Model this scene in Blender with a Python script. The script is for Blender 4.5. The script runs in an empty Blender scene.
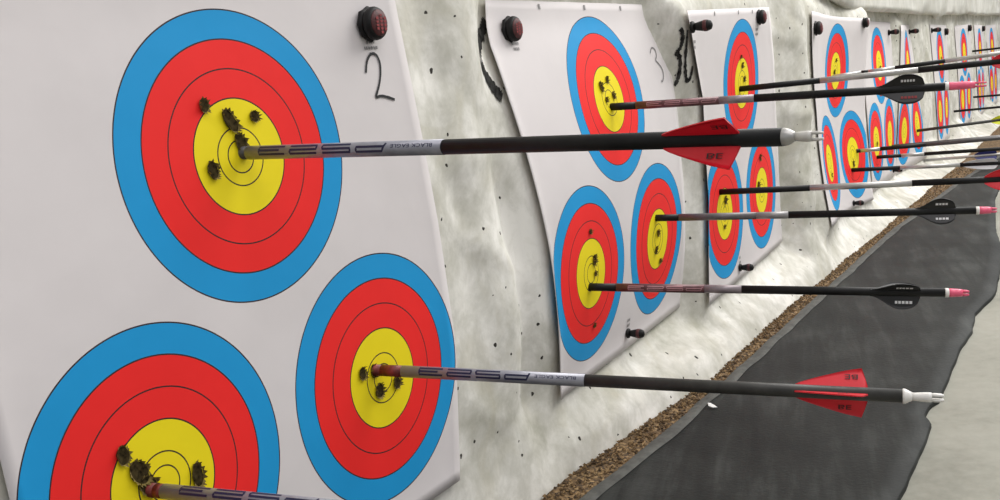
import bpy, bmesh, math, random
from mathutils import Vector, Matrix, noise
random.seed(7)
C = bpy.context.scene.collection
PI = math.pi
H = 0.42            # the floor lies this far below the camera's height; world z = 0 is the floor

# ------------------------------------------------------------------ basics
def link(o):
    C.objects.link(o); return o
def obj(name, bm, mat, parent=None, smooth=True):
    me = bpy.data.meshes.new(name)
    bm.normal_update(); bm.to_mesh(me); bm.free()
    if smooth:
        for p in me.polygons: p.use_smooth = True
    o = link(bpy.data.objects.new(name, me))
    for m in (mat if isinstance(mat, (list, tuple)) else [mat]): me.materials.append(m)
    if parent: o.parent = parent
    return o
def tag(o, label=None, cat=None, group=None, kind=None):
    if label: o['label'] = label
    if cat: o['category'] = cat
    if group: o['group'] = group
    if kind: o['kind'] = kind
    return o
def empty(name, mw=None):
    o = link(bpy.data.objects.new(name, None)); o.empty_display_size = .02
    if mw is not None: o.matrix_world = mw
    return o
def sstep(a, b, x):
    t = min(1, max(0, (x-a)/(b-a))); return t*t*(3-2*t)
def interp(tab, x):
    if x <= tab[0][0]: return tab[0][1]
    for (a, p), (b, q) in zip(tab, tab[1:]):
        if x <= b: return p+(q-p)*(x-a)/(b-a)
    return tab[-1][1]

# ------------------------------------------------------------------ materials
class NT:
    def __init__(s, name):
        s.m = bpy.data.materials.new(name); s.m.use_nodes = True
        s.t = s.m.node_tree; s.b = s.t.nodes['Principled BSDF']
    def n(s, typ, **kw):
        nd = s.t.nodes.new(typ)
        for k, v in kw.items():
            if k in nd.inputs: nd.inputs[k].default_value = v
            else: setattr(nd, k, v)
        return nd
    def l(s, a, b): s.t.links.new(a, b)
    def math(s, op, a, b=None, c=None):
        nd = s.n('ShaderNodeMath', operation=op)
        for i, v in enumerate((a, b, c)):
            if v is None: continue
            if isinstance(v, (int, float)): nd.inputs[i].default_value = v
            else: s.l(v, nd.inputs[i])
        return nd.outputs[0]
    def ramp(s, fac, stops, mode='LINEAR'):
        nd = s.n('ShaderNodeValToRGB'); cr = nd.color_ramp; cr.interpolation = mode
        while len(cr.elements) > 1: cr.elements.remove(cr.elements[-1])
        cr.elements[0].position = stops[0][0]; cr.elements[0].color = (*stops[0][1], 1)
        for p, c in stops[1:]:
            e = cr.elements.new(p); e.color = (*c, 1)
        s.l(fac, nd.inputs[0]); return nd.outputs[0]
    def noise(s, scale, detail=4, rough=.55, vec=None, dist=0):
        nd = s.n('ShaderNodeTexNoise', Scale=scale, Detail=detail, Roughness=rough, Distortion=dist)
        if vec is not None: s.l(vec, nd.inputs['Vector'])
        return nd.outputs['Fac']
    def coord(s, which='Object'): return s.n('ShaderNodeTexCoord').outputs[which]
    def mix(s, fac, a, b, mode='MIX'):
        nd = s.n('ShaderNodeMix', data_type='RGBA', blend_type=mode)
        for i, v in ((0, fac), (6, a), (7, b)):
            if isinstance(v, (int, float)): nd.inputs[i].default_value = v
            elif isinstance(v, tuple): nd.inputs[i].default_value = (*v, 1)
            else: s.l(v, nd.inputs[i])
        return nd.outputs[2]
    def bump(s, h, strength, dist=.001):
        nd = s.n('ShaderNodeBump', Strength=strength, Distance=dist)
        s.l(h, nd.inputs['Height']); s.l(nd.outputs[0], s.b.inputs['Normal'])
def plain(name, col, rough=.5, metal=0, var=.08, scale=60, trans=0, spec=.5):
    t = NT(name)
    f = t.noise(scale, 4, .6, t.coord())
    c0 = tuple(max(0, v*(1-var)) for v in col); c1 = tuple(min(1, v*(1+var)) for v in col)
    t.l(t.ramp(f, [(.3, c0), (.7, c1)]), t.b.inputs['Base Color'])
    t.b.inputs['Roughness'].default_value = rough; t.b.inputs['Metallic'].default_value = metal
    t.b.inputs['Transmission Weight'].default_value = trans
    t.b.inputs['Specular IOR Level'].default_value = spec
    return t.m

SP = .2218                                             # centre distance of the three spots
SPOT = {'T': (0, SP*.57735), 'L': (-SP/2, -SP*.288675), 'R': (SP/2, -SP*.288675)}
def paper_material():
    t = NT('printed_target_paper')
    uv = t.n('ShaderNodeUVMap').outputs[0]
    ds = []
    for k in 'TLR':
        nd = t.n('ShaderNodeVectorMath', operation='DISTANCE'); t.l(uv, nd.inputs[0])
        nd.inputs[1].default_value = (SPOT[k][0], SPOT[k][1], 0); ds.append(nd.outputs['Value'])
    d = t.math('MINIMUM', t.math('MINIMUM', ds[0], ds[1]), ds[2])
    K = .125
    Y = (.90, .73, .008); R = (.92, .022, .020); B = (.010, .32, .68); W = (.735, .69, .685); L = (.035, .02, .02)
    w = .00047
    st = [(0, Y)]
    for r, c in ((.0108, Y), (.02, Y), (.04, R), (.06, R), (.08, B), (.10, W)):
        st += [((r-w)/K, L), ((r+w)/K, c)]
    col = t.ramp(t.math('DIVIDE', d, K), st, 'CONSTANT')
    f = t.noise(9, 5, .6, uv)
    col = t.mix(.5, col, t.ramp(f, [(.3, (.86, .86, .86)), (.7, (1, 1, 1))]), 'MULTIPLY')
    t.l(col, t.b.inputs['Base Color']); t.b.inputs['Roughness'].default_value = .62
    t.b.inputs['Specular IOR Level'].default_value = .25
    t.bump(t.noise(14, 3, .5, uv), .25, .004)
    return t.m
def cloth_material(name, light, dark, holes=True, bumpiness=.11):
    t = NT(name); co = t.coord()
    n1 = t.noise(5, 6, .62, co, .6); n2 = t.noise(28, 5, .65, co, .3)
    f = t.math('ADD', t.math('MULTIPLY', n1, .62), t.math('MULTIPLY', n2, .38))
    col = t.ramp(f, [(.36, dark), (.5, tuple((a+b)/2 for a, b in zip(light, dark))), (.6, light)])
    # yellowish dirt
    n3 = t.noise(11, 4, .6, co, 1.2)
    col = t.mix(t.math('MULTIPLY', t.math('SUBTRACT', n3, .52), 2.2), col, (.50, .47, .36))
    h = t.math('ADD', n2, t.math('MULTIPLY', t.noise(90, 3, .6, co), .35))
    if holes:
        # small torn arrow holes, ragged dark dots at random spots
        sx = t.n('ShaderNodeSeparateXYZ'); t.l(co, sx.inputs[0])
        mp = t.n('ShaderNodeCombineXYZ'); t.l(sx.outputs[0], mp.inputs[0]); t.l(sx.outputs[2], mp.inputs[1])
        wob = t.n('ShaderNodeTexNoise', Scale=160, Detail=2); t.l(mp.outputs[0], wob.inputs['Vector'])
        va = t.n('ShaderNodeVectorMath', operation='MULTIPLY_ADD'); t.l(wob.outputs['Color'], va.inputs[0])
        va.inputs[1].default_value = (.005, .005, 0); t.l(mp.outputs[0], va.inputs[2])
        v = t.n('ShaderNodeTexVoronoi', voronoi_dimensions='2D', Scale=27, Randomness=1.0); t.l(va.outputs[0], v.inputs['Vector'])
        sep = t.n('ShaderNodeSeparateColor'); t.l(v.outputs['Color'], sep.inputs[0])
        on = t.math('GREATER_THAN', sep.outputs[0], .45)
        rad = t.math('MULTIPLY_ADD', sep.outputs[1], .045, .022)
        inside = t.math('MULTIPLY', on, t.math('LESS_THAN', v.outputs['Distance'], rad))
        col = t.mix(inside, col, (.035, .03, .025))
        h = t.math('SUBTRACT', h, t.math('MULTIPLY', inside, 1.0))
    t.l(col, t.b.inputs['Base Color']); t.b.inputs['Roughness'].default_value = .75
    t.b.inputs['Specular IOR Level'].default_value = .25
    t.bump(h, bumpiness, .004)
    return t.m
def floor_material():
    t = NT('worn_concrete'); co = t.coord()
    n1 = t.noise(3.5, 6, .6, co, .4); n2 = t.noise(60, 4, .6, co)
    f = t.math('ADD', t.math('MULTIPLY', n1, .7), t.math('MULTIPLY', n2, .3))
    t.l(t.ramp(f, [(.3, (.17, .168, .135)), (.5, (.27, .265, .22)), (.7, (.33, .322, .275))]), t.b.inputs['Base Color'])
    t.b.inputs['Roughness'].default_value = .7; t.bump(n2, .2, .001)
    return t.m
def mat_material():
    t = NT('dark_rubber_mat'); co = t.coord()
    m0 = t.n('ShaderNodeMapping'); m0.inputs['Rotation'].default_value = (0, 0, -.245); t.l(co, m0.inputs[0])
    mp = t.n('ShaderNodeMapping'); mp.inputs['Scale'].default_value = (1.6, 14, 9); t.l(m0.outputs[0], mp.inputs[0])  # stretched along the view: streaks of reflection painted into the mat colour
    n1 = t.noise(3, 6, .65, mp.outputs[0], .4); n2 = t.noise(240, 2, .5, co)
    n3 = t.noise(7, 4, .6, co, .3)
    f = t.math('ADD', t.math('MULTIPLY', n1, .5), t.math('MULTIPLY', n3, .5))
    col = t.ramp(f, [(.36, (.009, .010, .0095)), (.50, (.018, .0195, .018)), (.66, (.046, .049, .046))])
    t.l(col, t.b.inputs['Base Color']); t.b.inputs['Roughness'].default_value = .6
    t.b.inputs['Specular IOR Level'].default_value = .15
    t.bump(n2, .35, .001)
    return t.m
def granule_material():
    t = NT('cork_crumbs'); co = t.coord()
    v = t.n('ShaderNodeTexVoronoi', Scale=330, Randomness=1); t.l(co, v.inputs['Vector'])
    sep = t.n('ShaderNodeSeparateColor'); t.l(v.outputs['Color'], sep.inputs[0])
    n = t.noise(20, 4, .6, co)
    f = t.math('ADD', t.math('MULTIPLY', sep.outputs[0], .75), t.math('MULTIPLY', n, .35))
    t.l(t.ramp(f, [(.1, (.016, .009, .004)), (.45, (.085, .048, .017)), (.7, (.15, .088, .033)), (.95, (.32, .21, .095))]), t.b.inputs['Base Color'])
    t.b.inputs['Roughness'].default_value = .85
    return t.m
M = dict(
    paper=paper_material(),
    cloth=cloth_material('stained_white_cloth', (.82, .80, .745), (.40, .39, .32)),
    valance=cloth_material('plain_white_cloth', (.74, .725, .67), (.52, .51, .46), False),
    floor=floor_material(), mat=mat_material(), cork=granule_material(),
    matedge=plain('dusty_mat_edge', (.07, .07, .062), .8, 0, .4, 60),
    carbon=plain('matt_black_carbon', (.008, .008, .008), .5, 0, .3, 90, spec=.25),
    carbon_grey=plain('worn_dark_carbon', (.036, .035, .031), .5, 0, .25, 90, spec=.35),
    wrap=plain('silver_grey_wrap', (.30, .30, .34), .35, .35, .12, 120),
    darkwrap=plain('dark_grey_wrap', (.085, .08, .08), .38, .3, .15, 120),
    mauveband=plain('mauve_grey_band', (.27, .225, .24), .4, .3, .15, 120),
    midwrap=plain('mid_grey_wrap', (.15, .14, .142), .4, .3, .2, 100),
    greyband=plain('light_grey_band', (.33, .32, .32), .4, .3, .15, 100),
    maroonwrap=plain('maroon_wrap', (.14, .055, .06), .4, .2, .3, 120),
    silver=plain('brushed_silver', (.46, .45, .43), .35, .5, .12, 80),
    navy=plain('navy_print', (.008, .010, .05), .5, 0, .2),
    pinkprint=plain('pale_pink_print', (.50, .25, .27), .5, 0, .2),
    redvane=plain('red_plastic_vane', (.72, .008, .022), .38, 0, .06, 40),
    blackvane=plain('black_plastic_vane', (.012, .012, .013), .42, 0, .2, 40),
    yellowvane=plain('yellow_plastic_vane', (.62, .66, .02), .4, 0, .06, 40),
    whitevane=plain('white_plastic_vane', (.6, .6, .62), .4, 0, .06, 40),
    bluevane=plain('dark_blue_vane', (.03, .035, .16), .4, 0, .06, 40),
    nock=plain('white_nock_plastic', (.80, .78, .74), .35, 0, .04, 60),
    greynock=plain('grey_white_nock_plastic', (.62, .60, .56), .35, 0, .06, 60),
    pinknock=plain('pink_nock_plastic', (.85, .12, .22), .3, 0, .15, 120),
    whiteprint=plain('white_print', (.7, .7, .7), .5, 0, .1),
    redprint=plain('red_print', (.24, .018, .02), .6, 0, .3),
    blackprint=plain('black_print', (.02, .012, .012), .5, 0, .1),
    marker=plain('black_marker_ink', (.012, .012, .014), .5, 0, .2),
    greyprint=plain('grey_print', (.22, .21, .21), .6, 0, .2),
    spray=plain('faded_black_paint', (.03, .029, .027), .85, 0, .95, 160, spec=.1),
    hole=plain('torn_dark_hole', (.045, .033, .014), .95, 0, .75, 400, spec=.05),
    fray=plain('frayed_dirty_paper', (.20, .15, .05), .9, 0, .5, 300, spec=.05),
    pin=plain('black_pin_plastic', (.008, .0075, .0075), .55, 0, .3, 90, spec=.25),
    pinface=plain('dark_red_pin_face', (.075, .012, .013), .6, 0, .6, 260),
    scrap=plain('white_scrap_paper', (.75, .75, .73), .8, 0, .05),
    boot=plain('red_brown_smeared_shaft', (.17, .02, .014), .5, 0, .8, 160),
)

# ------------------------------------------------------------------ paper sheets and the cloth wall behind them
# x, z (camera height = 0), tilt, surface a b c e g; outline: left(v), right(v), top, bottom
PAPERS = [
 dict(p=(.5166,-.1544,.0038,-.032,.0269,-.0073,-.036,.0175),
      l=[(-.19,-.206),(-.03,-.2105),(.26,-.212)], r=[(-.19,.199),(-.178,.201),(-.065,.213),(.048,.207),(.169,.195),(.235,.189),(.26,.187)], top=.26, bot=-.187),
 dict(p=(1.1437,-.1544,-.0008,.0166,-.0112,.0066,-.0362,.1131),
      l=[(-.185,-.200),(-.094,-.209),(-.017,-.217),(.06,-.229),(.142,-.241),(.2,-.246),(.245,-.232)], r=[(-.19,.235),(-.102,.229),(.03,.212),(.245,.222)], top=.245, bot=-.186),
 dict(p=(1.6295,-.1609,.0249,.0206,-.0508,.0081,-.0044,-.0199),
      l=[(-.18,-.221),(-.028,-.196),(.12,-.207),(.245,-.268)], r=[(-.18,.238),(-.015,.232),(.153,.205),(.245,.165)], top=.245, bot=-.181),
 dict(p=(2.3185,-.1683,-.0277,-.0196,.0198,-.0845,-.0232,-.0734),
      l=[(-.18,-.250),(.05,-.237),(.245,-.292)], r=[(-.18,.205),(.245,.205)], top=.243, bot=-.181),
]
for x, z, t, a, b in ((2.872,-.176,-.012,.012,.01),(3.335,-.186,.01,.007,.0),(4.09,-.186,-.01,.018,.012),(4.83,-.188,.012,-.015,.0),
                      (5.50,-.19,-.008,.02,.0),(6.16,-.19,.006,-.012,.01),(6.9,-.19,0,.01,0)):
    PAPERS.append(dict(p=(x,z,t,a,b,.01,.083 if 3.3 < x < 3.4 else -.02,.01), l=[(-.2,-.212),(.25,-.212)], r=[(-.2,.212),(.25,.212)], top=.243, bot=-.182))

def psurf(i, U, V):
    """point on sheet i (fixing plane), z measured from camera height"""
    x, z, t, a, b, c, e, g = PAPERS[i]['p']
    u = min(.2, max(-.2, U)); v = min(.22, max(-.17, V))
    y = a*u+b*v+5*(c*u*u+e*u*v+g*v*v)
    y += .4*((a+10*c*u+5*e*v)*(U-u)+(b+5*e*u+10*g*v)*(V-v))
    return x+U*math.cos(t)-V*math.sin(t), y, z+U*math.sin(t)+V*math.cos(t)
FOOT = [(.6,.0),(.92,-.005),(1.27,-.041),(1.78,-.044),(2.4,-.062),(3.14,-.073),(3.75,-.085),(6,-.10)]
EDGES = [p['p'][0]-.215 for p in PAPERS]
def fbm(x, y, z): return noise.noise((x, y, z))
def wall_y(X, Z):
    """cloth face of the backstop; Z from camera height (floor is -H)"""
    far = sstep(1.5, 4, X)
    base = .006+.010*fbm(X*4.1, .3, Z*2.3)+.006*fbm(X*11, 5.2, Z*6)+.0012*fbm(X*30, 9.2, Z*22)
    # upright folds between the sheets: hollow just left of a sheet, swelling right of the one before
    for e in EDGES[1:]:
        base += (.005+.014*sstep(-.02, -.13, Z))*math.exp(-((X-e+.035)/.032)**2)*(1-.8*sstep(1.4, 2.3, X))
        base -= .010*math.exp(-((X-e+.125)/.06)**2)*sstep(-.36, -.1, Z)*(1-.7*far)
    base -= .026*math.exp(-((X-1.965)/.085)**2)*sstep(.2, .05, Z)
    base -= .012*math.exp(-((X-.86)/.05)**2)*math.exp(-((Z+.22)/.07)**2)
    # shallow creases of the slack cloth
    base += .0045*max(0, 1-3.2*abs(fbm(X*5+3*Z, 4.4, Z*4-2*X)))**2-.004*max(0, 1-3.5*abs(fbm(X*3.2, 8.8, Z*7+X*2)))**2
    # long slanting foot
    foot = interp(FOOT, X)+.006*fbm(X*6, 2.1, Z*9)
    ln = -.325+.018*fbm(X*2.6, 7.7, 0)
    k = min(1, max(0, (ln-Z)/(ln+H))) if Z < ln else 0
    base = base*(1-k)+foot*k
    # drawn tight behind each sheet
    for i, P in enumerate(PAPERS):
        x, z, t = P['p'][:3]
        if abs(X-x) > .32: continue
        dx, dz = X-x, Z-z
        U = dx*math.cos(t)+dz*math.sin(t); V = -dx*math.sin(t)+dz*math.cos(t)
        l, r = interp(P['l'], V), interp(P['r'], V)
        out = max(l-U, U-r, P['bot']-V, V-P['top'], 0)
        w = 1-sstep(.0, .055, out)
        if w > 0:
            s = psurf(i, U, V)[1]+(.004 if i < 4 else .0025)
            base = base*(1-w)+s*w
    return base

def grid_mesh(us, vs, f):
    bm = bmesh.new(); g = [[bm.verts.new(f(u, v)) for u in us] for v in vs]
    for j in range(len(vs)-1):
        for i in range(len(us)-1): bm.faces.new((g[j][i], g[j][i+1], g[j+1][i+1], g[j+1][i]))
    return bm
def frange(a, b, st):
    n = max(1, round((b-a)/st)); return [a+(b-a)*i/n for i in range(n+1)]
xs = frange(-1.8, -.35, .05)[:-1]+frange(-.35, 2.7, .0085)+frange(2.7, 4.4, .014)[1:]+frange(4.4, 10, .03)[1:]
zs = frange(-H, .30, .0085)+frange(.30, 1.6, .05)[1:]
wall = obj('wall_back', grid_mesh(xs, zs, lambda X, Z: (X, wall_y(X, Z), Z+H)), M['cloth'])
tag(wall, kind='structure')

# upper cloth hanging over the top of the backstop, with a rolled lower hem
def hem(X): return .094-.006*math.sin((X-2)*1.1)+.008*fbm(X*2.2, 1, 4)+.05*sstep(2.5, 1.95, X)-.010*math.exp(-((X-3.95)/.05)**2)
def valance(X, k):
    # k 0..1 tucked under, 1..2 rolled hem, 2.. upwards
    h = hem(X); d = .030+.012*fbm(X*1.7, 3, 1)
    d *= sstep(1.7, 2.4, X)
    d += -.014*math.exp(-((X-3.95)/.03)**2)+.004*fbm(X*9, k*2, 0)
    if k <= 1: return (X, .012-d*k*.9, h+.012-.012*k+H)
    if k <= 2:
        a = (k-1)*PI/2
        return (X, .012-d*.9-.014*math.sin(a), h+.014*(1-math.cos(a))+H)
    return (X, .012-d*.9-.014-.02*math.sin((k-2)*.5)+.006*fbm(X*3, k, 5), h+.014+(k-2)*.14+H)
va = obj('trim_1', grid_mesh(frange(1.7, 10, .03), [0, .5, 1, 1.25, 1.5, 1.75, 2, 2.15, 2.3, 2.5, 2.75, 3, 3.5, 4, 6, 9, 12], valance), M['valance'])
tag(va, kind='structure')

# spray-painted letters left on the cloth (mostly faded, ends hidden behind the sheets)
def ribbon(bm, pts, width, place, wob=0, seg=6):
    """stroke along pts (2D), mapped into space by place(a, b)"""
    fine = []
    for (p, q) in zip(pts, pts[1:]):
        for k in range(seg): fine.append((p[0]+(q[0]-p[0])*k/seg, p[1]+(q[1]-p[1])*k/seg))
    fine.append(pts[-1])
    prev = None
    for i, p in enumerate(fine):
        a = fine[max(0, i-1)]; b = fine[min(len(fine)-1, i+1)]
        dx, dy = b[0]-a[0], b[1]-a[1]; n = math.hypot(dx, dy) or 1
        w = width/2*(1+wob*(random.random()*2-1))
        L = bm.verts.new(place(p[0]-dy/n*w, p[1]+dx/n*w)); R = bm.verts.new(place(p[0]+dy/n*w, p[1]-dx/n*w))
        if prev: bm.faces.new((prev[0], prev[1], R, L))
        prev = (L, R)
def smooth_pts(pts, n=2):
    for _ in range(n):
        q = [pts[0]]
        for a, b in zip(pts, pts[1:]): q += [(a[0]*.75+b[0]*.25, a[1]*.75+b[1]*.25), (a[0]*.25+b[0]*.75, a[1]*.25+b[1]*.75)]
        q.append(pts[-1]); pts = q
    return pts
def on_wall(a, b):
    i = min(len(xs)-2, max(0, next(k for k, v in enumerate(xs) if v > a)-1)); j = max(0, next(k for k, v in enumerate(zs) if v > b)-1)
    f, g = (a-xs[i])/(xs[i+1]-xs[i]), (b-zs[j])/(zs[j+1]-zs[j])
    q = lambda k, l: wall_y(xs[k], zs[l])
    return (a, (q(i, j)*(1-f)+q(i+1, j)*f)*(1-g)+(q(i, j+1)*(1-f)+q(i+1, j+1)*f)*g-.0013, b+H)
GRAF = (([(.915,.070),(.903,.059),(.8782,.0441),(.8669,.0292),(.8783,.0147),(.8901,.0015),(.9011,-.0092)], .013),
        ([(1.3563,.0541),(1.3609,.0509),(1.3647,.0397),(1.364,.0277),(1.3598,.0227),(1.3668,.0166),(1.3709,.0025),(1.3708,-.014),(1.3659,-.0219)], .0055),
        ([(1.3746,.0518),(1.3726,.0401),(1.3752,.0156),(1.3798,-.0039),(1.3876,-.0211),(1.3929,-.0107),(1.395,.0028)], .0048))
for pts, w in GRAF:
    bm = bmesh.new(); ribbon(bm, smooth_pts(pts), w, on_wall, .35, 2); obj('paint_mark', bm, M['spray'], wall)

# ------------------------------------------------------------------ floor, mat, crumbs
tag(obj('floor', grid_mesh(frange(-4, 14, .5), frange(-6, .4, .4), lambda x, y: (x, y, 0)), M['floor']), kind='structure')
def foot_y(X): return wall_y(X, -H)
MAT_IN = [(-.6,-.02),(.6,-.035),(.92,-.057),(1.1,-.066),(1.27,-.071),(1.8,-.078),(2.4,-.088),(3.2,-.135),(4,-.20),(7,-.24)]
MAT_OUT = [(-.6,-.345),(.93,-.336),(1.08,-.3385),(1.160,-.337),(1.180,-.327),(1.222,-.3275),(1.245,-.335),(1.47,-.333),(1.56,-.339),(1.66,-.333),(1.80,-.350),(2.0,-.342),(2.2,-.33),(2.4,-.303),(2.89,-.262),(3.2,-.255),(4,-.245)]
TH = .006
def mat_profile():
    bm = bmesh.new(); rows = []
    X = -1.7
    while X <= 3.9:
        a = interp(MAT_IN, X)+.003*fbm(X*14, 0, 3); b = interp(MAT_OUT, X)+.0016*fbm(X*23, 8, 3)
        n = 14
        row = [(X, a, 0), (X, a-.004, TH*.75), (X, a-.010, TH)]
        row += [(X, a-.010+(b+.006-a+.010)*k/n, TH+.0012*fbm(X*7, k*.4, 2)) for k in range(1, n)]
        row += [(X, b+.0012, TH), (X, b, TH*.7), (X, b, 0)]
        rows.append([bm.verts.new(p) for p in row]); X += .012
    for r, s in zip(rows, rows[1:]):
        for i in range(len(r)-1): bm.faces.new((r[i], r[i+1], s[i+1], s[i]))
    return bm
m = empty('rubber_floor_mat', Matrix.Translation((1.2, -.2, 0)))
tag(m, 'dark grey rubber mat on the floor along the foot of the target wall', 'floor mat')
def local(o, root):
    o.matrix_parent_inverse = root.matrix_world.inverted(); return o
bpy.context.view_layer.update()
local(obj('mat_surface', mat_profile(), M['mat'], m), m)
def edge_band():
    def f(X, k):
        a = interp(MAT_IN, X)+.003*fbm(X*14, 0, 3)
        w = .011+.003*fbm(X*9, 1, 7)
        prof = [(.013, .0), (.009, .004), (.002, .0078), (-.006, .0085), (-w*.7, .0082), (-w, .0066)]
        return (X, a+prof[k][0], prof[k][1])
    return grid_mesh(frange(-1.7, 3.9, .012), range(6), f)
tag(local(obj('edge_strip', edge_band(), M['matedge'], m), m), 'paler dusty strip along the mat edge')

def crumbs():
    def f(X, k):
        a = foot_y(X)-.001; b = interp(MAT_IN, X)-.002
        t = k/8; y = a+(b-a)*t
        return (X, y, .005*math.sin(min(1, t*1.02)*PI)**.6+.002*fbm(X*60, y*60, 1) + (.003*(1-t)))
    bm = grid_mesh(frange(-1.7, 6.5, .012), range(9), f)
    for _ in range(5200):
        X = .55+random.random()**1.7*3.2
        a = foot_y(X); b = interp(MAT_IN, X)
        y = a+(b-a)*(.06+random.random()*.98); r = random.uniform(.0012, .0030)
        t = (y-a)/(b-a); z = .005*max(0, math.sin(min(1, max(0, t))*PI))**.6+.003*(1-t)+r*.35
        vs = [bm.verts.new((X+r*random.uniform(.5, 1.3)*sx, y+r*random.uniform(.5, 1.3)*sy, z+r*random.uniform(.5, 1)*sz))
              for sx, sy, sz in ((1,0,0),(-1,0,0),(0,1,0),(0,-1,0),(0,0,1),(0,0,-1))]
        for tri in ((0,2,4),(2,1,4),(1,3,4),(3,0,4),(2,0,5),(1,2,5),(3,1,5),(0,3,5)): bm.faces.new([vs[q] for q in tri])
    return bm
tag(obj('cork_crumbs', crumbs(), M['cork'], smooth=False), 'strip of loose brown cork crumbs between the wall foot and the rubber mat', 'crumbs', kind='stuff')

bm = bmesh.new()
for (a, b) in (((0, 0), (.006, .002)),):
    pts = [(0,-.002,.0005),(.004,-.003,.001),(.011,-.002,.0035),(.013,.001,.004),(.009,.004,.002),(.003,.003,.0008)]
    lo = [bm.verts.new((p[0], p[1], p[2])) for p in pts]; up = [bm.verts.new((p[0], p[1], p[2]+.0008)) for p in pts]
    bm.faces.new(lo[::-1]); bm.faces.new(up)
    for i in range(6): bm.faces.new((lo[i], lo[(i+1) % 6], up[(i+1) % 6], up[i]))
s = obj('paper_scrap', bm, M['scrap'], smooth=False); s.location = (1.152, -.0925, .0072); s.rotation_euler = (0, 0, 1.1)
tag(s, 'tiny white paper scrap lying on the dark rubber mat', 'scrap')

# ------------------------------------------------------------------ text helper
def text_polys(body):
    """triangles of a text set in Blender's own font: height about 1, starting at x = 0"""
    cu = bpy.data.curves.new('lettering', 'FONT'); cu.body = body; cu.size = 1; cu.resolution_u = 2
    o = bpy.data.objects.new('lettering', cu); C.objects.link(o)
    bpy.context.view_layer.update()
    me = o.evaluated_get(bpy.context.evaluated_depsgraph_get()).to_mesh()
    vs = [(v.co.x, v.co.y) for v in me.vertices]; fs = [tuple(p.vertices) for p in me.polygons]
    C.objects.unlink(o); bpy.data.objects.remove(o); bpy.data.curves.remove(cu)
    return vs, fs
TEXT = {}
def add_text(bm, body, place, height, width=None, spacing=0):
    if body not in TEXT: TEXT[body] = text_polys(body)
    vs, fs = TEXT[body]
    x0 = min(v[0] for v in vs); x1 = max(v[0] for v in vs); y1 = max(v[1] for v in vs)
    sy = height/y1; sx = width/(x1-x0) if width else sy
    bv = [bm.verts.new(place((v[0]-x0)*sx, v[1]*sy)) for v in vs]
    for f in fs:
        try: bm.faces.new([bv[k] for k in f])
        except ValueError: pass

# ------------------------------------------------------------------ the target papers
def make_paper(i, label):
    P = PAPERS[i]
    x, z, t = P['p'][:3]
    root = empty('target_paper', Matrix.Translation((x, 0, z+H)))
    tag(root, label, 'target paper', 'three-spot target papers pinned along the wall')
    def pt(U, V, off=0):
        l, r = interp(P['l'], V), interp(P['r'], V)
        e = max(0, 1-(U-l)/.02, 1-(r-U)/.02, 1-(V-P['bot'])/.02)
        lift = .0012*min(1, e)**2
        if 0 < i < 3 and U < (l+r)/2: lift += .003*max(0, 1-(U-l)/.018)**2
        X, Y, Z = psurf(i, U, V)
        return Vector((X-x, Y-lift-off, Z-z))
    n = 46 if i < 4 else 20
    bm = bmesh.new(); uvl = bm.loops.layers.uv.new('UVMap'); g = []
    for j in range(n+1):
        V = P['bot']+(P['top']-P['bot'])*j/n; l, r = interp(P['l'], V), interp(P['r'], V)
        g.append([(bm.verts.new(pt(l+(r-l)*k/n, V)), (l+(r-l)*k/n, V)) for k in range(n+1)])
    for j in range(n):
        for k in range(n):
            q = (g[j][k], g[j][k+1], g[j+1][k+1], g[j+1][k]); f = bm.faces.new([a[0] for a in q])
            for lp, a in zip(f.loops, q): lp[uvl].uv = a[1]
    sheet = obj('sheet', bm, M['paper'], root)
    md = sheet.modifiers.new('thickness', 'SOLIDIFY'); md.thickness = .0006; md.offset = -1
    return root, pt
def make_hole(root, pt, U, V, r, fr=1.0, el=1.0, ang=0):
    """dark ragged puncture with a frayed, slightly raised rim"""
    ca, sa = math.cos(ang), math.sin(ang)
    def at(rr, th, off):
        a, b = rr*math.cos(th), rr*math.sin(th)*el
        return pt(U+a*ca-b*sa, V+a*sa+b*ca, off)
    n = 18; bm = bmesh.new(); c = bm.verts.new(pt(U, V, .0004))
    ring = [bm.verts.new(at(r*random.uniform(.86, 1.08), 2*PI*k/n, .0009)) for k in range(n)]
    for k in range(n): bm.faces.new((c, ring[k], ring[(k+1) % n]))
    h = obj('arrow_hole', bm, M['hole'], root, False)
    bm = bmesh.new()
    for k in range(n):
        th = 2*PI*(k+random.uniform(-.3, .3))/n; w = .25
        L = r*random.uniform(.05, .28)*fr
        a = bm.verts.new(at(r*.92, th-w, .0010)); b = bm.verts.new(at(r*.92, th+w, .0010))
        d = bm.verts.new(at(r+L, th+random.uniform(-.2, .2), random.uniform(.0014, .0045)))
        bm.faces.new((a, b, d))
    obj('torn_rim', bm, M['fray'], h, False)
PLABEL = [
 'nearest white target paper, handwritten 2 on it, largest three coloured spots',
 'white target paper with handwritten 3, second from the near end of the wall',
 'third white target paper from the near end, left of the bare cloth bulge',
 'fourth white target paper from the near end, right of the bare cloth bulge',
 'fifth white target paper from the near end, behind a black shield-shaped vane',
 'sixth white target paper from the near end, spots seen as slivers',
 'seventh white target paper along the wall, above the second black line of arrows',
 'eighth white target paper along the wall, near the far right',
 'ninth white target paper along the wall, beside the picture edge',
 'tenth white target paper along the wall, nearly at the right edge',
 'farthest white target paper at the right edge of the view']
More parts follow.
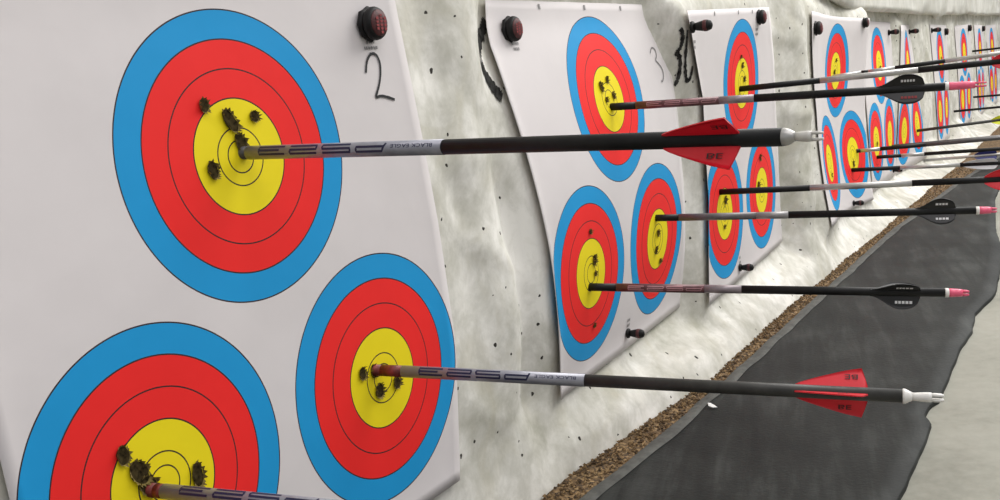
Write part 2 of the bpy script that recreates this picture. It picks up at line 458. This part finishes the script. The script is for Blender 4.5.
HOLES = {0: [(-.024,.165,.0042,1,1.2,0),(-.004,.153,.0050,.8,1.9,.5),(.018,.154,.0042,1,1,0),(.0015,.1375,.0048,.8,1.5,.4),(-.027,.122,.0046,.9,1.4,.2),
             (.086,-.053,.0042,1,1.3,0),(.1035,-.0725,.0052,.9,1.2,0),(.1265,-.0725,.0045,1,1.3,0),(.1,-.055,.004,.9,1.4,0),
             (-.137,-.036,.0048,1,1.3,0),(-.128,-.050,.0062,1,1.5,.5),(-.086,-.068,.0048,.8,1.8,0),(-.1235,-.060,.0060,.9,1.2,.9)],
         1: [(-.017,.144,.0042,.9,1.6,.4),(.004,.152,.0036,.9,1.2,0),(-.010,.128,.0034,.9,1,0),(.012,.132,.0034,.8,1.5,.3),(-.102,-.050,.0042,.9,1.6,0),(-.108,-.016,.0034,.8,1,0),
             (-.101,-.066,.0034,.9,1,0),(-.104,-.127,.0032,.8,1,0),(.111,-.056,.0040,.9,1.3,0),(.104,-.078,.0042,.9,1.3,0),(.122,-.096,.004,.8,1,0)],
         2: [(0,.156,.0042,.9,1.2,0),(.011,.134,.0042,.9,1.2,0),(-.008,.17,.003,.9,1,0),(-.106,-.043,.0055,.9,1.3,.4),(-.118,-.083,.0035,.8,1,0),(.105,-.006,.0045,.9,1.4,0),(.088,-.05,.005,.9,1.3,.4)],
         3: [(-.010,.125,.005,.9,1.3,0),(.003,.151,.0042,.9,1,0),(.107,-.085,.005,.9,1.5,0),(-.108,-.09,.005,.9,1,0),(.1,-.1,.004,.9,1,0)],
         4: [(.004,.12,.006,.9,1.3,0),(-.11,-.07,.005,.9,1.3,0)], 6: [(.0,.12,.006,.9,1.3,0)]}
sheets = []
for i in range(len(PAPERS)):
    root, pt = make_paper(i, PLABEL[i]); sheets.append((root, pt))
    for h in HOLES.get(i, []): make_hole(root, pt, *h)
def ink(i, pts, w, name, mat, label=None):
    bm = bmesh.new(); ribbon(bm, smooth_pts(pts), w, lambda a, b: sheets[i][1](a, b, .0007), .12, 2)
    o = obj(name, bm, mat, sheets[i][0])
    if label: o['label'] = label
ink(0, [(.1415,.178),(.1445,.187),(.1505,.193),(.1575,.192),(.1605,.184),(.158,.173),(.153,.164),(.148,.1575),(.155,.159),(.164,.157),(.1715,.1545)], .0022, 'handwritten_number', M['marker'], 'black handwritten 2')
ink(1, [(.158,.180),(.167,.188),(.178,.185),(.179,.176),(.170,.170),(.178,.166),(.189,.158),(.189,.148),(.180,.140),(.176,.142)], .0020, 'handwritten_number', M['greyprint'], 'grey handwritten 3')
def caption(i, U, V, rows, hgt=.0030):
    bm = bmesh.new()
    for k, w in enumerate(rows):
        x = -w/2
        while x < w/2:                                     # lines of print too small to read: a row of little bars
            q = random.uniform(.0012, .0028); y = -k*hgt*1.9
            vs = [bm.verts.new(sheets[i][1](U+a, V+b, .0006)) for a, b in ((x, y), (min(x+q, w/2), y), (min(x+q, w/2), y+hgt), (x, y+hgt))]
            bm.faces.new(vs); x += q+.0008
    obj('small_print', bm, M['greyprint'], sheets[i][0], False)
caption(0, .1525, .2005, (.010, .0165, .006), .0024)
caption(1, -.190, .198, (.014, .012), .003); caption(1, .196, .203, (.012, .012), .003); caption(1, .012, -.152, (.010, .010, .010), .0035)
caption(2, -.235, .200, (.016, .014), .004); caption(2, -.045, -.150, (.008, .008), .004); caption(2, .085, .208, (.014, .014), .004)
for i, u, v in ((1,-.118,.236),(1,-.008,.236),(1,.095,.236),(2,-.14,.236),(2,-.02,.236),(2,.06,.236)): caption(i, u, v, (.0045,), .006)

# ------------------------------------------------------------------ pins that hold the papers
def lathe(bm, prof, n=20, fn=None):
    """turned body along local +Z; prof = [(radius, z)]"""
    rings = []
    for r, z in prof:
        rings.append([bm.verts.new((r*math.cos(2*PI*k/n)*(fn(k, r, z) if fn else 1), r*math.sin(2*PI*k/n)*(fn(k, r, z) if fn else 1), z)) for k in range(n)])
    for a, b in zip(rings, rings[1:]):
        for k in range(n): bm.faces.new((a[k], a[(k+1) % n], b[(k+1) % n], b[k]))
    bm.faces.new(rings[0][::-1]); bm.faces.new(rings[-1])
    return bm
def frame(pos, d, roll=0):
    """local z along d, local x turned to the near end of the wall (-X), then rolled"""
    z = Vector(d).normalized(); x = Vector((-1, 0, 0)); x = (x-z*x.dot(z)).normalized(); y = z.cross(x)
    m = Matrix(((x.x, y.x, z.x, pos[0]), (x.y, y.y, z.y, pos[1]), (x.z, y.z, z.z, pos[2]), (0, 0, 0, 1)))
    return m @ Matrix.Rotation(roll, 4, 'Z')
def make_pin(i, U, V, label, kind='dome', sc=1, tilt=(0, 0), group=None):
    X, Y, Z = psurf(i, U, V)
    p = Vector(sheets[i][1](U, V, .001))+sheets[i][0].matrix_world.translation
    root = empty('target_pin', frame(p, (tilt[0], -1, tilt[1])))
    tag(root, label, 'pin', group or 'pins holding the target papers')
    bm = bmesh.new()
    if kind == 'dome':
        ribs = lambda k, r, z: 1+(.10 if k % 3 == 0 else 0)
        lathe(bm, [(.0125*sc, 0), (.0130*sc, .0015*sc), (.0125*sc, .0035*sc), (.0095*sc, .0045*sc)], 24, ribs); obj('flange', bm, M['pin'], root)
        bm = bmesh.new(); lathe(bm, [(.0090*sc, .003*sc), (.0088*sc, .0052*sc)], 16); obj('stem', bm, M['pin'], root)
        bm = bmesh.new(); lathe(bm, [(.0100*sc, .0045*sc), (.0126*sc, .0052*sc), (.0132*sc, .0068*sc), (.0130*sc, .0090*sc), (.0120*sc, .0110*sc), (.0108*sc, .0118*sc)], 28); hd = obj('head', bm, M['pin'], root)
        bm = bmesh.new(); lathe(bm, [(.0106*sc, .0117*sc), (.0102*sc, .0124*sc), (.006*sc, .0132*sc), (.002*sc, .0135*sc)], 24); fc = obj('badge', bm, M['pinface'], hd)
        bm = bmesh.new()
        for r, (h0, w0) in enumerate(((.0042, .009), (-.0008, .013), (-.0058, .009))):
            x = -w0/2
            while x < w0/2:
                q = random.uniform(.0012, .0022)
                vs = [bm.verts.new(((h0+b)*-1*sc, a*sc, .0138*sc)) for a, b in ((x, 0), (x+q, 0), (x+q, .0028), (x, .0028))]
                bm.faces.new(vs); x += q+.0009
        obj('emblem', bm, M['redprint'], fc, False)
    else:
        lathe(bm, [(.0060*sc, 0), (.0064*sc, .0012*sc), (.0060*sc, .0025*sc), (.0038*sc, .0035*sc)], 18); obj('flange', bm, M['pin'], root)
        bm = bmesh.new(); lathe(bm, [(.0036*sc, .003*sc), (.0046*sc, .008*sc), (.0056*sc, .013*sc), (.0058*sc, .018*sc), (.0045*sc, .0215*sc), (.002*sc, .0228*sc)], 18); g = obj('grip', bm, M['pin'], root)
        bm = bmesh.new(); lathe(bm, [(.0058*sc, .0135*sc), (.0061*sc, .0145*sc), (.0061*sc, .0168*sc), (.0058*sc, .0178*sc)], 18); obj('grip_band', bm, M['pinface'], g)
    return root
make_pin(0, .1515, .2155, 'black pin with red face above the handwritten 2', 'dome', 1.0)
make_pin(1, -.196, .214, 'black ribbed pin at upper left corner of the paper numbered 3')
make_pin(1, .199, .224, 'black pin above the handwritten 3', 'dome', .95)
make_pin(1, .010, -.167, 'dark peg at the bottom edge of the paper numbered 3', 'peg', 1.0)
make_pin(2, -.252, .222, 'long dark peg at upper left corner of the third paper', 'peg', 1.3)
make_pin(2, .094, .229, 'black pin at upper right corner of the third paper', 'dome', .9)
make_pin(2, -.052, -.163, 'dark peg at the bottom edge of the third paper', 'peg', 1.0)
make_pin(3, -.252, .211, 'black pin with red face at upper left of the fourth paper', 'dome', 1.0)
make_pin(3, .170, .232, 'black pin at upper right corner of the fourth paper', 'dome', .85)
make_pin(3, .055, -.170, 'dark peg at the bottom edge of the fourth paper', 'peg', 1.0)
make_pin(4, -.195, .215, 'black pin with red face at upper left of the fifth paper', 'dome', .95)
make_pin(4, .165, .215, 'dark peg at upper right corner of the fifth paper', 'peg', 1.25)
make_pin(4, .14, -.165, 'dark peg at the bottom edge of the fifth paper', 'peg', 1.1)
make_pin(5, .175, .222, 'dark peg at upper right corner of the sixth paper', 'peg', 1.3)
make_pin(6, -.185, .222, 'dark peg at upper left corner of the seventh paper', 'peg', 1.4)
make_pin(6, .16, .218, 'black pin at upper right corner of the seventh paper', 'dome', .95)
make_pin(7, .15, .226, 'black pin at upper right corner of the eighth paper', 'dome', 1.05)
make_pin(8, .15, .226, 'black pin at upper right corner of the ninth paper', 'dome', 1.0)

# ------------------------------------------------------------------ arrows
R0 = .0046
def tube(bm, s0, s1, r0, r1=None, n=20, cap=True, steps=1):
    r1 = r0 if r1 is None else r1
    rings = []
    for j in range(steps+1):
        t = j/steps; r = r0+(r1-r0)*t; s = s0+(s1-s0)*t
        rings.append([bm.verts.new((r*math.cos(2*PI*k/n), r*math.sin(2*PI*k/n), s)) for k in range(n)])
    for a, b in zip(rings, rings[1:]):
        for k in range(n): bm.faces.new((a[k], a[(k+1) % n], b[(k+1) % n], b[k]))
    if cap: bm.faces.new(rings[0][::-1]); bm.faces.new(rings[-1])
def curl(r, s0, phi0, flip=True):
    """writing laid round the shaft, upside down as it reads from the nock: gx runs towards the point"""
    sg = -1 if flip else 1
    def f(gx, gy):
        ph = phi0-sg*gy/r
        return (r*math.cos(ph), r*math.sin(ph), s0+sg*gx)
    return f
GLYPH = {'P': ([(0,0),(.12,1),(1,1),(1,.42),(.05,.42)],), 'S': ([(1,1),(0,1),(0,.52),(1,.52),(1,0),(0,0)],),
         '2': ([(0,1),(1,1),(1,.52),(0,.52),(0,0),(1,0)],), '3': ([(0,1),(1,1),(1,0),(0,0)], [(.2,.5),(1,.5)])}
def vane_mesh(prof, th=.0007, bend=0):
    """prof = [(s, height above the shaft)]; lies in the local X (radial) / Z plane, thickness along Y"""
    bm = bmesh.new(); n = 4; L = []
    for s, h in prof:
        for_side = []
        for sg in (-1, 1):
            for_side.append([bm.verts.new((R0*.93+(h+R0*.07)*k/n, sg*th*(1-.5*k/n)+bend*(k/n)**2, s)) for k in range(n+1)])
        L.append(for_side)
    for a, b in zip(L, L[1:]):
        for sd in (0, 1):
            for k in range(n):
                q = (a[sd][k], a[sd][k+1], b[sd][k+1], b[sd][k]); bm.faces.new(q if sd else q[::-1])
        bm.faces.new((a[0][n], a[1][n], b[1][n], b[0][n]))
    for e in (L[0], L[-1]):
        for k in range(n): bm.faces.new((e[0][k], e[0][k+1], e[1][k+1], e[1][k]))
    return bm
def prof_swept(s0, s1, h):
    out = []
    for k in range(13):
        t = k/12; out.append((s0+(s1-.004-s0)*t, .0006+h*(t**.85)*(1-.06*max(0, t-.75)*4)))
    out += [(s1-.002, h*.55), (s1, .0006)]
    return out
def prof_shield(s0, s1, h):
    out = []
    for k in range(25):
        t = k/24
        if t < .62: f = .5-.5*math.cos(PI*(t/.62)**.95)
        else: f = math.sqrt(max(0, 1-((t-.62)/.38)**2.4))
        out.append((s0+(s1-s0)*t, .0004+h*f))
    return out
def prof_para(s0, s1, h):
    return [(s0+(s1-s0)*k/16, .0004+h*min(1, math.sin(PI*min(1, (k/16)*.62))**.8*1.05)*(1 if k < 15 else (.7 if k == 15 else .05))) for k in range(17)]
def make_arrow(pos, d, label, segs, vane, nock, logo=None, roll=0, group=None, cat='arrow'):
    """segs = [(name, s0, s1, material)]; vane = (kind, s0, s1, height, material, [angles], mark); nock = (s0, s1, material, kind)"""
    p = (pos[0], pos[1], pos[2]+H)
    root = empty('arrow', frame(p, d)); tag(root, label, cat, group)
    shaft = None
    for k, (nm, a, b, mt) in enumerate(segs):
        bm = bmesh.new(); r = R0*(1.03 if nm == 'wrap' else .985 if nm == 'ferrule' else 1)
        tube(bm, a, b, r)
        if nm == 'wrap':
            o = obj('wrap', bm, mt, root)
            if logo: write_logo(o, logo)
        else: o = obj(nm, bm, mt, root)
    if vane:
        kind, s0, s1, h, mt, angs, mark = vane
        pr = {'swept': prof_swept, 'shield': prof_shield, 'para': prof_para}[kind](s0, s1, h)
        for ai, a in enumerate(angs):
            v = obj('vane', vane_mesh(pr), mt, root); v.rotation_euler = (0, 0, math.radians(a))
            if mark:
                for side in (-1, 1):
                    bm = bmesh.new()
                    if mark == 'block':
                        sA = s0+(s1-s0)*.60
                        add_text(bm, 'BE', lambda gx, gy: (R0+h*.62-gy, side*.00115, sA+.0125-gx) if side > 0 else (R0+h*.30+gy, side*.00115, sA+gx), h*.24, .0085)
                        obj('vane_print', bm, M['blackprint'], v, False)
                    else:
                        x = 0; mm = mark[ai % 2]
                        while x < .0145:
                            q = random.uniform(.0020, .0032)
                            vs = [bm.verts.new((R0+h*.36+b, side*.00115, s0+(s1-s0)*.50+a2)) for a2, b in ((x, 0), (x+q, .0), (x+q, h*.22), (x, h*.22))]
                            bm.faces.new(vs); x += q+.0009
                        obj('vane_print', bm, M[mm], v, False); bm = bmesh.new()
                        bm.free()
    if nock:
        a, b, mt, kind = nock
        make_nock(root, a, b, mt, kind)
    return root
def write_logo(wrap, logo):
    s0, s1, phi, hgt, w, mt, s2, s3, mt2 = logo       # drawn upside down: P at the nock end, 3 at the point end
    bm = bmesh.new(); n = 4; adv = (s1-s0)/n; r = R0*1.03+.00012
    for k, g in enumerate('PS23'):
        fl = curl(r, s1-k*adv, phi+hgt/2/r*1.0, True)
        for st in GLYPH[g]:
            # lettering height gy 0..1 -> hgt; the strokes run along straight pieces
            pts = [(q[0]*adv*.82, q[1]*hgt) for q in st]
            ribbon(bm, pts, w, lambda a, b: fl(a, b-hgt), 0, 3)
    o = obj('lettering', bm, mt, wrap)
    if mt2:
        bm = bmesh.new(); fl = curl(r, s3, phi+.0016/r, True)
        add_text(bm, 'BLACK EAGLE', lambda a, b: fl(a, b-.0032), .0024, s3-s2)
        fl2 = curl(r, s3, phi-.1, True)
        obj('maker_name', bm, mt2, wrap)
def make_nock(root, a, b, mt, kind):
    L = b-a; bm = bmesh.new()
    if kind == 'cone':
        lathe(bm, [(.0044, a-.0005), (.0045, a+.0006), (.0040, a+.0030), (.0028, a+.0052), (.0022, a+.0062)], 22); bu = obj('bushing', bm, M['silver'], root)
        bm = bmesh.new(); lathe(bm, [(.0021, a+.006), (.0025, a+.009), (.0027, a+L*.62), (.0026, a+L*.72)], 18)
        prong_r, ps = .0026, a+L*.66
    elif kind == 'bushing':
        lathe(bm, [(.0045, a-.0005), (.0052, a+.0002), (.0050, a+.0014), (.0036, a+.0042), (.0030, a+.0056)], 22); bu = obj('bushing', bm, mt, root)
        bm = bmesh.new(); lathe(bm, [(.0028, a+.005), (.0027, a+.0075), (.0031, a+.011), (.0034, a+L*.62), (.0033, a+L*.70)], 18)
        prong_r, ps = .0033, a+L*.66
    else:
        lathe(bm, [(.0046, a-.0003), (.0049, a+.0006), (.0049, a+.0030), (.0046, a+.0036)], 20); obj('nock_collar', bm, M['nock'], root)
        bm = bmesh.new(); lathe(bm, [(.0044, a+.003), (.0046, a+.006), (.0042, a+L*.55), (.0039, a+L*.72)], 18)
        prong_r, ps = .0039, a+L*.68
    for sg in (-1, 1):                                  # two prongs beside the string slot
        prof = [(0, .0026, .0010), (.35, .0030, .0013), (.75, .0028, .0013), (1, .0021, .0008)]
        rows = []
        for t, yy, hw in prof:
            s = ps+(b-ps)*t; k = prong_r/.0033
            rows.append([bm.verts.new((x*k*.9, sg*(.0009+y), s)) for x, y in ((-hw*1.6, .0), (hw*1.6, .0), (hw*1.3, yy*.62*k), (-hw*1.3, yy*.62*k))])
        for p, q in zip(rows, rows[1:]):
            for i in range(4): bm.faces.new((p[i], p[(i+1) % 4], q[(i+1) % 4], q[i]))
        bm.faces.new(rows[0][::-1]); bm.faces.new(rows[-1])
    obj('nock', bm, mt, root)

rad = math.radians
BIG = 'thick black arrows with red vanes'
def big(pos, d, label, end, nk, angs, smear=None, shaftmat='carbon', phi=rad(-20), vs=(.3143, .3557, .0125), nkind='bushing'):
    a = make_arrow(pos, d, label,
        [('ferrule', -.012, .006, M['boot' if smear else 'darkwrap']), ('wrap', .006 if not smear else smear, .172, M['wrap']), ('shaft', .172, end, M[shaftmat])]
        + ([('smeared_section', .006, smear, M['boot'])] if smear else []),
        ('swept', vs[0], vs[1], vs[2], M['redvane'], angs, 'block'), (end, nk[0], M[nk[1]], nkind),
        (.015 if not smear else smear+.012, .130, phi, .0054, .0015, M['navy'], .134, .166, M['navy']), group=BIG)
    return a
big((.5186, .005, -.0242), (-.0499, -.9981, -.0364), 'thick arrow with red vanes stuck in the top spot of the paper numbered 2', .3764, (.396, 'greynock'), (-42, 60, 178), nkind='cone')
big((.6187, -.004, -.2089), (.1958, -.9789, -.058), 'thick arrow with red vanes and white nock, in lower right spot of the nearest paper', .3912, (.4165, 'nock'), (-14, 106, 226), .024, 'carbon_grey', rad(-30), (.3215, .3691, .0150))
big((.3943, .001, -.2185), (.0598, -.9974, .012), 'thick grey-wrapped arrow cut off by the bottom edge, in the nearest lower left spot', .3912, (.4165, 'nock'), (0, 120, 240), .012, 'carbon', rad(-55), (.3215, .3691, .0150))
MID = 'black arrows with shield-shaped vanes and pink nocks'
def mid(pos, d, label, end, tip, wrapmat, logo, angs, mark, vs=(.3020, .3525), h=.0136, tipdark=.03):
    make_arrow(pos, d, label,
        [('ferrule', -.012, tipdark, M['carbon']), ('wrap', tipdark, .128, M[wrapmat[0]]), ('silver_band', .128, .168, M[wrapmat[1]]), ('shaft', .168, end, M['carbon'])],
        ('shield', vs[0], vs[1], h, M['blackvane'], angs, mark), (end, tip, M['pinknock'], 'plain'), logo, group=MID)
mid((1.0272, .001, -.233), (.2865, -.9551, -.0759), 'black arrow with pink nock in lower left spot of the paper numbered 3', .377, .4005,
    ('maroonwrap', 'mauveband'), (.040, .126, rad(-12), .0044, .0009, M['pinkprint'], 0, 0, None), (80, -40, 200), ('whiteprint', 'whiteprint'))
mid((1.2483, .004, -.1894), (.2423, -.9691, -.0452), 'black arrow with pink nock in lower right spot of the paper numbered 3', .3869, .410,
    ('midwrap', 'greyband'), None, (-70, 54, 180), ('whiteprint', 'whiteprint'), (.3180, .3640), .0128)
mid((1.1436, .007, -.036), (.2424, -.9694, -.0389), 'black arrow with shield-shaped vane in the top spot of the paper numbered 3', .3735, .4155,
    ('maroonwrap', 'mauveband'), (.040, .126, rad(-12), .0044, .0007, M['pinkprint'], 0, 0, None), (-62, 62, 180), ('whiteprint', 'redprint'))
def far(pos, d, label, bands, vane=None, nock=None, group='slim arrows in the farther papers', L=.43):
    make_arrow(pos, d, label, bands, vane, nock, group=group)
bsb = lambda a, b, L, s='silver': [('tip_section', -.012, a, M['carbon']), ('silver_section', a, b, M[s]), ('shaft', b, L, M['carbon'])]
far((1.6137, -.008, -.0414), (.1483, -.9889, .0058), 'black and silver arrow with red vanes in the top spot of the third paper', bsb(.1222, .2628, .405),
    ('para', .362, .402, .011, M['redvane'], (-62, 62, 180), None), (.405, .425, M['nock'], 'plain'))
far((1.4994, -.001, -.1906), (.1483, -.9888, -.0171), 'black and silver arrow with red vanes in lower left spot of the third paper', bsb(.1319, .2716, .405),
    ('para', .3645, .404, .0125, M['redvane'], (-62, 62, 180), None), (.405, .425, M['nock'], 'plain'))
far((2.4056, -.01, -.2686), (.1483, -.9887, -.0216), 'black and grey arrow with pale vanes low in lower right spot of the fourth paper', bsb(.1021, .225, .40),
    ('para', .232, .30, .008, M['whitevane'], (-62, 62, 180), None), (.40, .42, M['nock'], 'plain'))
far((2.4566, -.013, -.2307), (.1483, -.9888, .0175), 'silver and black arrow in the yellow centre of lower right spot, fourth paper',
    [('tip_section', -.012, .008, M['carbon']), ('silver_section', .008, .0501, M['silver']), ('black_section', .0501, .1479, M['carbon']), ('shaft', .1479, .40, M['darkwrap'])],
    ('para', .345, .395, .010, M['whitevane'], (-62, 62, 180), None), (.40, .42, M['nock'], 'plain'))
far((2.2937, -.002, -.0521), (.1482, -.9881, .0416), 'silver and black arrow in the top spot of the fourth paper',
    [('tip_section', -.012, .06, M['silver']), ('black_section', .06, .0736, M['carbon']), ('silver_section', .0736, .1275, M['silver']), ('shaft', .1275, .2247, M['carbon']), ('tail_section', .2247, .40, M['silver'])],
    ('para', .345, .395, .010, M['redvane'], (-62, 62, 180), None), (.40, .42, M['nock'], 'plain'))
far((2.7509, -.008, -.2774), (.1483, -.9889, -.0036), 'black and grey arrow in lower left spot of the fifth paper', bsb(.0527, .1069, .40),
    ('para', .345, .395, .010, M['whitevane'], (-62, 62, 180), None), (.40, .42, M['nock'], 'plain'))
far((3.0089, -.004, -.2755), (.1483, -.9888, .017), 'thin dark arrow in lower right spot of the fifth paper', [('shaft', -.012, .40, M['darkwrap'])],
    ('para', .345, .395, .010, M['whitevane'], (-62, 62, 180), None), (.40, .42, M['nock'], 'plain'))
far((3.4285, -.008, -.2698), (.148, -.9869, .056), 'thin dark arrow with yellow-green vanes in lower right spot of the sixth paper', [('shaft', -.012, .262, M['carbon_grey'])],
    ('para', .205, .255, .012, M['yellowvane'], (-62, 62, 180), None), (.262, .28, M['nock'], 'plain'))
far((5.1476, -.006, -.0635), (.1483, -.9888, .0161), 'thin dark arrow beside the top spot of the far ninth paper', [('shaft', -.012, .40, M['carbon'])],
    ('para', .345, .395, .010, M['redvane'], (-62, 62, 180), None), (.40, .42, M['nock'], 'plain'))
far((5.121, -.006, -.269), (.1483, -.9889, -.0068), 'thin dark arrow low on the wall before the ninth paper', [('shaft', -.012, .40, M['carbon'])],
    ('para', .345, .395, .010, M['redvane'], (-62, 62, 180), None), (.40, .42, M['nock'], 'plain'))
far((4.4319, -.006, -.2821), (.1483, -.9889, .0108), 'thin dark arrow low on the wall just before the eighth paper', [('shaft', -.012, .40, M['carbon'])],
    ('para', .345, .395, .010, M['whitevane'], (-62, 62, 180), None), (.40, .42, M['nock'], 'plain'))
far((3.50, -.02, -.372), (.148, -.9869, .018), 'pale arrow with dark blue vanes low on the wall at the right edge', [('shaft', -.012, .40, M['silver'])],
    ('para', .135, .20, .018, M['bluevane'], (-62, 62, 180), None), (.40, .42, M['nock'], 'plain'))

# ------------------------------------------------------------------ light
def area(name, loc, size, power, target, col=(1, 1, 1)):
    l = bpy.data.lights.new(name, 'AREA'); l.shape = 'RECTANGLE'; l.size, l.size_y = size; l.energy = power; l.color = col
    o = link(bpy.data.objects.new(name, l)); o.location = loc
    o.rotation_euler = (Vector(target)-Vector(loc)).to_track_quat('-Z', 'Y').to_euler()
    return o
area('ceiling_lamp', (2.6, -1.1, 2.3), (2.2, 1.6), 64, (1.8, 0, .2), (1, .985, .95))
area('ceiling_lamp', (5.6, -1.3, 2.4), (2.0, 1.2), 62, (5, 0, .2), (1, .985, .95))
area('ceiling_lamp', (.1, -1.3, 2.3), (1.6, 1.6), 17, (.5, 0, .2), (1, .96, .96))
w = bpy.data.worlds.new('hall'); bpy.context.scene.world = w; w.use_nodes = True
w.node_tree.nodes['Background'].inputs[0].default_value = (.93, .95, 1, 1)
w.node_tree.nodes['Background'].inputs[1].default_value = .46

# ------------------------------------------------------------------ camera
cam = bpy.data.cameras.new('camera'); co = link(bpy.data.objects.new('camera', cam))
r, f, u = Vector((.499115, -.859786, -.107948)), Vector((.845794, .510466, -.155102)), Vector((.188458, -.013888, .981983))
co.matrix_world = Matrix(((r.x, u.x, -f.x, 0), (r.y, u.y, -f.y, -.50512), (r.z, u.z, -f.z, H), (0, 0, 0, 1)))
cam.sensor_fit = 'HORIZONTAL'; cam.sensor_width = 36; cam.lens = 36*1.01971; cam.clip_start = .01; cam.clip_end = 50
bpy.context.scene.camera = co
v = bpy.context.scene.view_settings
v.view_transform = 'Standard'; v.look = 'None'; v.exposure = .14; v.gamma = 1; v.use_curve_mapping = False
